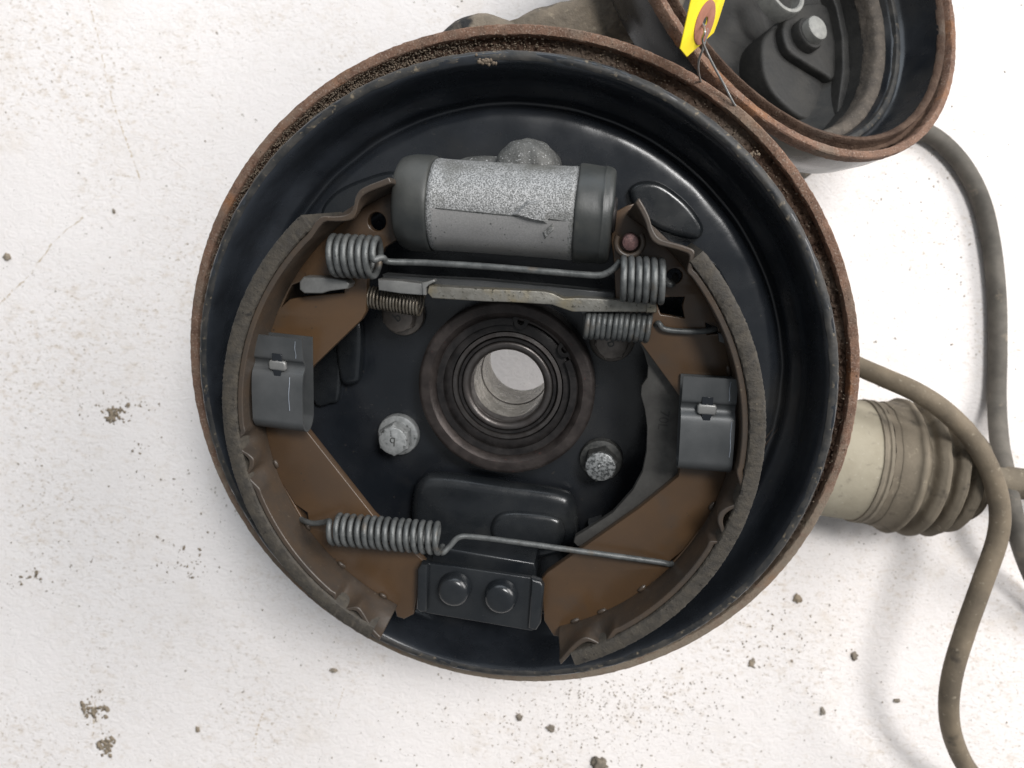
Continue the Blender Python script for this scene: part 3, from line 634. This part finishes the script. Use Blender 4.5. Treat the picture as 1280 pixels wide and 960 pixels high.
for (lx, ly) in ((-70, -40), (50, -75), (-40, 70)):
    bar('knuckle_leg', [((lx*.35, ly*.35, -62), (6, 6, 0), 8), ((lx*.6, ly*.6, -72), (7, 7, 0), 9), ((lx*.85, ly*.85, -95), (8, 8, 0), 9), ((lx, ly, zfloor(lx, ly, 20)), (7, 7, 0), 9), ((lx, ly, zfloor(lx, ly, 5)), (8, 8, 0), 5)], 'casting_dark', BR)

at_d = bp_o.data.attributes.new('dust_and_sheen', 'FLOAT', 'POINT')         # blue-grey sheen of the pan wall painted into the colour, with dust smudges
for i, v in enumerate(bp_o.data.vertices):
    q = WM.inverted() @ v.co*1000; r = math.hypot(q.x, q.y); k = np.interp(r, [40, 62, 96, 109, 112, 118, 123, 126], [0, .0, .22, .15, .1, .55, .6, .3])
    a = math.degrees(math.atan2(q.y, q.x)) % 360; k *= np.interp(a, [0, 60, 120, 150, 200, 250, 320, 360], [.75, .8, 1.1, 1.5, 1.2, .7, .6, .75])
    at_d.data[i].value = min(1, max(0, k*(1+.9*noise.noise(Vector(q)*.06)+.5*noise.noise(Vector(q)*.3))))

# ------------------------------------------------------------------ second hub, tilted, at the top right
c2 = np.array([125.25, 179.5, -116.6]); th, ph = .75, .59
n2 = np.array([math.sin(th)*math.cos(ph), math.sin(th)*math.sin(ph), math.cos(th)])
H2 = root('hub_carrier', atf(1010, 60, 0), 'tilted dark hub carrier with rusty double lipped rim and open centre', 'hub carrier')
kw = dict(o=c2, axis=tuple(n2), seg=320)
lathe('rim_lip', [(96.0, -6), (96.5, -.8), (96.9, -.2), (98.2, 0), (99.7, -.2), (100.1, -.8), (100, -4), (98.6, -7)], 'rust', H2, sharp=34, jit=.25, jsc=1.1, closed_prof=True, **kw)
lathe('rim_groove', [(95.8, -3), (95.2, -5), (93.6, -5), (92.6, -3)], 'rust_groove', H2, jit=.5, jsc=.5, **kw)
lathe('inner_lip', [(92.8, -5), (92.4, -.9), (91.8, -.2), (91.0, -.3), (90.3, -.9), (89.6, -1.8), (89.5, -2.8)], 'rust_groove', H2, jit=.2, jsc=1.1, **kw)
sh2 = lathe('shell', [tuple(p) for p in catmull([(89.7, -2.2), (89.4, -6), (88.4, -14), (87.4, -19), (85, -20.6), (82.6, -21), (81.6, -23), (80.6, -26)], 4)]+[(84, -34), (96, -24), (99, -12), (99.4, -5)], 'black_paint', H2, jit=.3, jsc=.1, **kw)
lathe('shell_ridge', [(85.8, -20.2), (85.2, -19.2), (84, -18.9), (82.8, -19.4), (82.4, -21.4)], 'worn_edge', sh2, jit=.15, jsc=.3, **kw)
lathe('casting_ring', [tuple(p) for p in catmull([(81.4, -24.6), (80.4, -24), (78.4, -24.4), (76.6, -25.2), (75.4, -27), (75, -31), (75, -33)], 4)], 'casting_ring', H2, jit=.35, jsc=.35, **kw)
kn = lathe('bowl', [(0, -66), (60, -66), (72, -64), (74.4, -58), (75.1, -32.4), (84, -34)], 'casting_dark', H2, jit=.5, jsc=.1, **kw)
U2, V2, _ = frame(n2)
def plane_plate(name, px, h, thick, m, parent, smooth=0, bev=.6):
    o = c2+n2*h; q = [at_plane(x, y, o, n2) for x, y in px]; q = catmull(q, smooth, True) if smooth else q
    loc = [((p-o) @ U2, (p-o) @ V2) for p in q]
    M = Matrix.Identity(4)
    for i in range(3): M[i][0], M[i][1], M[i][2] = U2[i], V2[i], n2[i]
    M.translation = Vector((o-n2*thick/2)/1000)
    return link(name, plate_mesh(loc, thick/2, thick, bev, (), 3, WM @ M), m, parent, 40)
plane_plate('mounting_flange', [(953, 70), (956, 45), (975, 25), (1010, 5), (1040, -10), (1052, 20), (1056, 60), (1052, 110), (1044, 140), (1010, 150), (975, 125), (958, 98)], -50, 18, 'casting_dark', kn, 4, 2)
plane_plate('lug', [(979, 40), (981, 26), (990, 12), (1008, 4), (1028, 4), (1044, 20), (1048, 45), (1047, 80), (1042, 99), (1032, 93), (1004, 76), (986, 62)], -45, 8, 'casting_dark', kn, 4, 1.6)
o = c2+n2*-41; q = at_plane(1012, 42, o, n2)
lathe('lug_collar', [(8.4, -8), (8.6, 0), (8, 1), (6.4, 1.2)], 'casting_dark', kn, o=q, axis=tuple(n2), seg=40)
lathe('lug_bolt', [(0, 6), (5.2, 5.9), (6.2, 5.2), (6.4, 4), (6.4, -4)], 'button_grey', kn, o=q, axis=tuple(n2), seg=40)
q = at_plane(982, -12, c2+n2*-40, n2)
lathe('bearing_ring', [(9.8, -6), (9.8, 0), (10.6, .8), (12, .6), (12.4, -.6), (12.4, -8)], 'button_grey', kn, o=q, axis=tuple(n2), seg=48)
plane_plate('rib', [(1038, -12), (1046, 10), (1053, 45), (1054, 85), (1047, 140), (1058, 138), (1063, 90), (1061, 45), (1053, 8), (1046, -12)], -40, 22, 'casting_dark', kn, 0, .8)
plane_plate('beige_piece', [(1060, 25), (1068, 30), (1082, 50), (1097, 76), (1100, 92), (1090, 99), (1078, 86), (1068, 62)], -58, 8, 'plain_beige', kn, 3, 1.2)  # curved beige piece inside the bowl
# back of the carrier resting on the floor
lathe('carrier_back', [(0, -70), (40, -70), (58, -60), (80, -36), (84, -33.5)], 'casting_dark', H2, **kw)
q0 = c2-n2*82; q1 = q0-NF*(NF @ q0-D0-1)
tube('carrier_foot', [q0, q0*.6+q1*.4, q1], 24, 'casting_dark', H2, 24)

# ------------------------------------------------------------------ drive shaft with rubber boot, right
a0 = atf(985, 563, 38.6); a1 = atf(1280, 605, 38.6); ax_ = a1-a0; LX = np.linalg.norm(ax_); ax_ /= LX
def tpos(x): return (atf(x, 563+(x-985)*42/295, 38.6)-a0) @ ax_
DS = root('drive_shaft', atf(1130, 590, 0), 'dusty beige drive shaft joint with ribbed rubber boot lying beside the brake', 'drive shaft')
kw = dict(o=a0, axis=tuple(ax_), seg=96)
t1, t2 = tpos(1070), tpos(1097)
lathe('joint_cup', [(0, -40), (27, -40), (30, -36), (32.6, -20), (33.4, t1-1)], 'cup_dust', DS, jit=.2, jsc=.1, **kw)
lathe('clamp_band', [(33.0, t1-1.2), (34.2, t1-.8), (34.4, t1+.6), (33.7, t1+1.4), (33.7, t1+2.2), (34.4, t1+2.8), (34.4, t1+4.4), (33.4, t1+5)], 'boot_dust', DS, jit=.2, jsc=.3, **kw)
bt = [(33.6, t1+5), (34, t1+9), (34.4, t2-3)]
crest = [(1113, 37.6), (1139, 37.6), (1163, 36), (1186, 32), (1205, 25)]
tp = t2
for k, (x, r) in enumerate(crest):
    t = tpos(x); nx = tpos(crest[k+1][0]) if k < 4 else t+8; rn = crest[k+1][1] if k < 4 else 15
    bt += [(r-2.2, t-3.2), (r-.5, t-1.3), (r, t), (r-.7, t+1.6), (min(r, rn)-6.6, (t+nx)/2+.6)]
bt += [(15, tpos(1214)), (13, tpos(1217)), (13, tpos(1226)), (9, tpos(1227))]
lathe('rubber_boot', [tuple(p) for p in catmull(bt, 4)], 'boot_crest', DS, jit=.5, jsc=.12, sharp=70, **kw)
lathe('shaft', [(7.6, tpos(1215)), (7.6, tpos(1252)), (8.6, tpos(1256)), (8.6, tpos(1420)), (0, tpos(1421))], 'boot_crest', DS, jit=.3, jsc=.1, **kw)

# ------------------------------------------------------------------ cables
ca = [(985, 430, 60), (1035, 440, 62), (1075, 459, 66), (1105, 472, 72), (1145, 490, 79), (1180, 513, 80), (1212, 545, 78), (1236, 585, 76), (1249, 630, 74), (1247, 672, 72), (1228, 728, 70), (1206, 790, 68), (1190, 845, 66), (1186, 890, 62), (1194, 930, 55), (1215, 968, 45), (1260, 1010, 25), (1330, 1050, 8), (1400, 1060, 5)]
tag(tube('brake_cable', catmull([atf(*p) for p in ca], 10), 5.0, 'hose_brown', None, 20), 'dusty brown cable looping over the rubber boot and down the floor', 'cable')
cb_ = [(940, 250), (985, 226), (1015, 204), (1050, 184), (1100, 164), (1140, 160), (1172, 174), (1203, 206), (1226, 250), (1239, 305), (1246, 370), (1247, 440), (1246, 500, 7), (1249, 550, 20), (1256, 590, 36), (1266, 640, 44), (1279, 690, 38), (1300, 740, 18), (1330, 790, 6)]
tag(tube('brake_cable', catmull([atf(*(p if len(p) > 2 else (*p, 5.2))) for p in cb_], 10), 5.1, 'hose_grey', None, 20), 'grey rubber cable curving from the tilted carrier along the floor edge', 'cable')

# ------------------------------------------------------------------ yellow tag on a wire
P0 = at(880, 28, -20); sight = P0-CAM; sight /= np.linalg.norm(sight)
e1 = ROT @ np.array([.48, .87, 0]); e2i = ROT @ np.array([.87, -.48, 0]); e2 = e2i*math.cos(1.15)+sight*math.sin(1.15)
nt = np.cross(e1, e2); nt /= np.linalg.norm(nt)
if nt @ sight > 0: nt = -nt
e2 = np.cross(nt, e1)
def tagpt(x, y): p = at_plane(x, y, P0, nt); return ((p-P0) @ e1, (p-P0) @ e2)
def flat(name, loc, thick, m, parent, holes=(), lift=0):
    M = Matrix.Identity(4)
    for i in range(3): M[i][0], M[i][1], M[i][2] = e1[i], e2[i], nt[i]
    M.translation = Vector((P0+nt*lift)/1000); return link(name, plate_mesh(loc, thick/2, thick, .08, holes, 1, WM @ M), m, parent, 30)
R_ = 7.0
hole = [(1.9*math.cos(2*PI*k/20), 1.9*math.sin(2*PI*k/20)) for k in range(20)]
tg = flat('paper_tag', [tagpt(*q) for q in [(868, -30), (863, 0), (852, 50), (849.5, 61), (858, 71.5), (892, 41), (897, 28), (909, -10), (916, -30)]], .35, 'tag_yellow', None, [hole])
tag(tg, 'bright yellow paper tag with pink reinforced hole hanging over the rusty rim', 'tag')
flat('reinforcement_ring', [(R_*math.cos(2*PI*k/36), R_*math.sin(2*PI*k/36)) for k in range(36)], .3, 'eyelet_pink', tg, [hole], lift=.3)
tube('tie_wire', catmull([at(878, 30, -19), at(881, 40, -14), at(878, 50, -18), at(884, 66, -26), at(893, 84, -31), at(905, 106, -36), at(917, 129, -40), at(926, 140, -46)], 10), .42, 'wire', tg, 8)
tube('tie_wire', catmull([at(880, 31, -21), at(884, 38, -24), at(879, 60, -26), at(874, 74, -30), at(873, 88, -34), at(877, 104, -42), at(886, 116, -50)], 10), .38, 'wire', tg, 8)

# ------------------------------------------------------------------ slate coloured case behind the arm
qs = [atf(x, y, 50) for x, y in ((742, -8), (748, 45), (838, 40), (838, -80), (735, -80))]
CM = Matrix.Identity(4); loc = [(ROT.T @ p)[:2] for p in qs]
sc = link('plastic_case', plate_mesh(loc, 50, 49.8, 3, (), 3, CM), 'slate', None, 35); tag(sc, 'slate grey plastic case edge behind the dirty suspension arm', 'case')

# ------------------------------------------------------------------ crumbs on the floor
def pebble(px, py, r, m, label, seed, cat='pebble', group='loose bits on the floor', flat=.4, rough=.75):
    r *= .75; c = atf(px, py, r*flat*.55)
    tag(link('pebble' if cat == 'pebble' else 'dirt_clump', lump_mesh(c, r, seed, 3, rough, flat), m, None, 0), label, cat, group)
pebble(750, 955, 6.0, 'stone', 'largest brown stone at the bottom edge below the brake', 11)
pebble(997, 749, 3.2, 'dirt_brown', 'pale grey stone chip just off the lower rim edge', 12)
pebble(1068, 820, 2.8, 'stone', 'tall brown stone chip alone on the white floor', 13)
pebble(1028, 889, 2.6, 'grit_grey', 'dark grey pebble between brake and brown cable', 14)
pebble(1121, 876, 2.0, 'stone', 'small brown chip nearest the brown cable', 15)
pebble(8, 321, 3.0, 'grit_grey', 'dark crumb by the edge of the picture left of the rim', 16)
pebble(940, 829, 2.6, 'grit_grey', 'dark crumb in the gritty patch right below the rim', 17)
pebble(142, 264, 1.7, 'grit_grey', 'small dark crumb beside the upper side of the rim', 18)
pebble(649, 897, 2.2, 'stone', 'brown crumb left of the gritty patch below the brake', 19)
pebble(688, 911, 2.4, 'stone', 'brown crumb in the gritty patch above the largest stone', 20)
pebble(247, 912, 2.0, 'grit_grey', 'dark oval crumb on the lower left floor', 21)
pebble(417, 838, 2.2, 'grit_grey', 'dark crumb below the lower end of the brake shoe', 22)

# grit: thousands of grains nobody could count
GV, GF = [], []
ico = bmesh.new(); bmesh.ops.create_icosphere(ico, subdivisions=1, radius=1); ico.verts.ensure_lookup_table()
IV = np.array([v.co[:] for v in ico.verts]); IF = [tuple(v.index for v in f.verts) for f in ico.faces]; ico.free()
def grain(x, y, s, fl=.5):
    s = s*.72; p = ROT.T @ atf(x, y, 0); n0 = len(GV); q = IV*(1+rng.normal(0, .22, (len(IV), 1))); a = rng.uniform(0, PI); st = rng.uniform(.7, 1.6)
    q = q*np.array([st, 1/st, fl])*s; ca_, sa_ = math.cos(a), math.sin(a)
    for v in q: GV.append((p[0]+v[0]*ca_-v[1]*sa_, p[1]+v[0]*sa_+v[1]*ca_, fl*s*.5+v[2]))
    GF.extend(tuple(n0+i for i in f) for f in IF)
def wmesh(): me = bpy.data.meshes.new('m'); me.from_pydata([(a/1000, b/1000, c/1000) for a, b, c in GV], [], GF); me.update(); return me
def cluster(cx, cy, sx, sy, n, s0, s1, fl=.5):
    for _ in range(n): grain(rng.normal(cx, sx), rng.normal(cy, sy), s0+(s1-s0)*rng.random()**3, fl)
for _ in range(900): grain(rng.uniform(-60, 1340), rng.uniform(-60, 1020), .18+.75*rng.random()**5)
cluster(775, 885, 75, 28, 1300, .14, .8); cluster(700, 930, 120, 40, 250, .14, .9); cluster(955, 810, 45, 30, 130, .2, 1.3); cluster(1000, 840, 60, 40, 70, .2, .9)
cluster(235, 690, 25, 18, 40, .3, 1.2); cluster(245, 600, 40, 40, 60, .2, 1.0); cluster(380, 790, 60, 40, 60, .2, .9); cluster(600, 900, 90, 30, 120, .15, .8)
cluster(1200, 300, 35, 60, 110, .15, .7); cluster(1140, 250, 60, 50, 60, .15, .6); cluster(1130, 720, 70, 30, 70, .15, .7); cluster(60, 720, 60, 40, 60, .2, .9)
gme = wmesh(); g = link('grit', gme, 'grit_grey', None, 0); g['kind'] = 'stuff'; g['label'] = 'fine dark grit scattered over the white floor'; g['category'] = 'grit'
# dried mud crumbs in tan clumps
GV, GF = [], []
for (cx, cy, sx, sy, n, s0, s1) in [(143, 518, 9, 6, 46, 1.0, 2.6), (150, 505, 22, 9, 26, .5, 1.6), (130, 512, 26, 14, 50, .25, .9), (172, 562, 7, 5, 12, .5, 1.5), (165, 600, 30, 14, 16, .3, .9),
        (116, 888, 8, 5, 46, 1.0, 2.5), (134, 932, 6, 5, 46, 1.0, 2.5), (122, 905, 10, 26, 46, .3, 1.0), (120, 868, 5, 4, 10, .5, 1.4), (40, 718, 7, 6, 16, .6, 1.8), (235, 705, 15, 9, 16, .6, 1.9), (246, 720, 20, 14, 20, .3, .9),
        (12, 728, 7, 5, 8, .5, 1.6), (960, 790, 34, 24, 26, .4, 1.6), (100, 690, 60, 30, 40, .25, .9), (1200, 330, 16, 60, 40, .3, 1.1), (1150, 240, 26, 12, 24, .3, 1.0)]:
    cluster(cx, cy, sx, sy, n, s0, s1, .13)
gme = wmesh(); g = link('dried_mud', gme, 'dirt_brown', None, 0); g['kind'] = 'stuff'; g['label'] = 'tan crumbs of dried mud on the white floor beside the brake'; g['category'] = 'dirt'
# (flat flakes above, crumbs below)
# crumbs of dirt caught on the rim
GV, GF = [], []
def rimcrumb(x, y, z, s, n, sp):
    for _ in range(n):
        p = at(x+rng.normal(0, sp), y+rng.normal(0, sp*.5), z); n0 = len(GV); q = IV*(1+rng.normal(0, .25, (len(IV), 1)))*s*rng.uniform(.5, 1.2)
        for v in q: GV.append(p+v)
        GF.extend(tuple(n0+i for i in f) for f in IF)
rimcrumb(605, 76, -27.6, .7, 26, 6); rimcrumb(940, 193, -42, .6, 16, 4); rimcrumb(610, 603, -44, .6, 4, 2)
for k in range(6500):
    a = math.radians(rng.normal(128, 20)) if rng.random() < .8 else rng.uniform(0, 2*PI)
    r = 128.4+rng.random()*6.6; zz = -45.4+rng.random()*1.2 if r < 133.4 else -43.6+(r-133.4)*1.5
    p = np.array([r*math.cos(a), r*math.sin(a), zz]); n0 = len(GV); q = IV*(1+rng.normal(0, .25, (len(IV), 1)))*rng.uniform(.08, .36)*np.array([1.3, 1.1, .6])
    for v in q: GV.append(p+v)
    GF.extend(tuple(n0+i for i in f) for f in IF)
g = link('caked_dirt', mesh(GV, GF), 'caked', BR, 0); g['kind'] = 'stuff'

for o in list(bpy.data.objects):
    if '_base' in o: del o['_base']
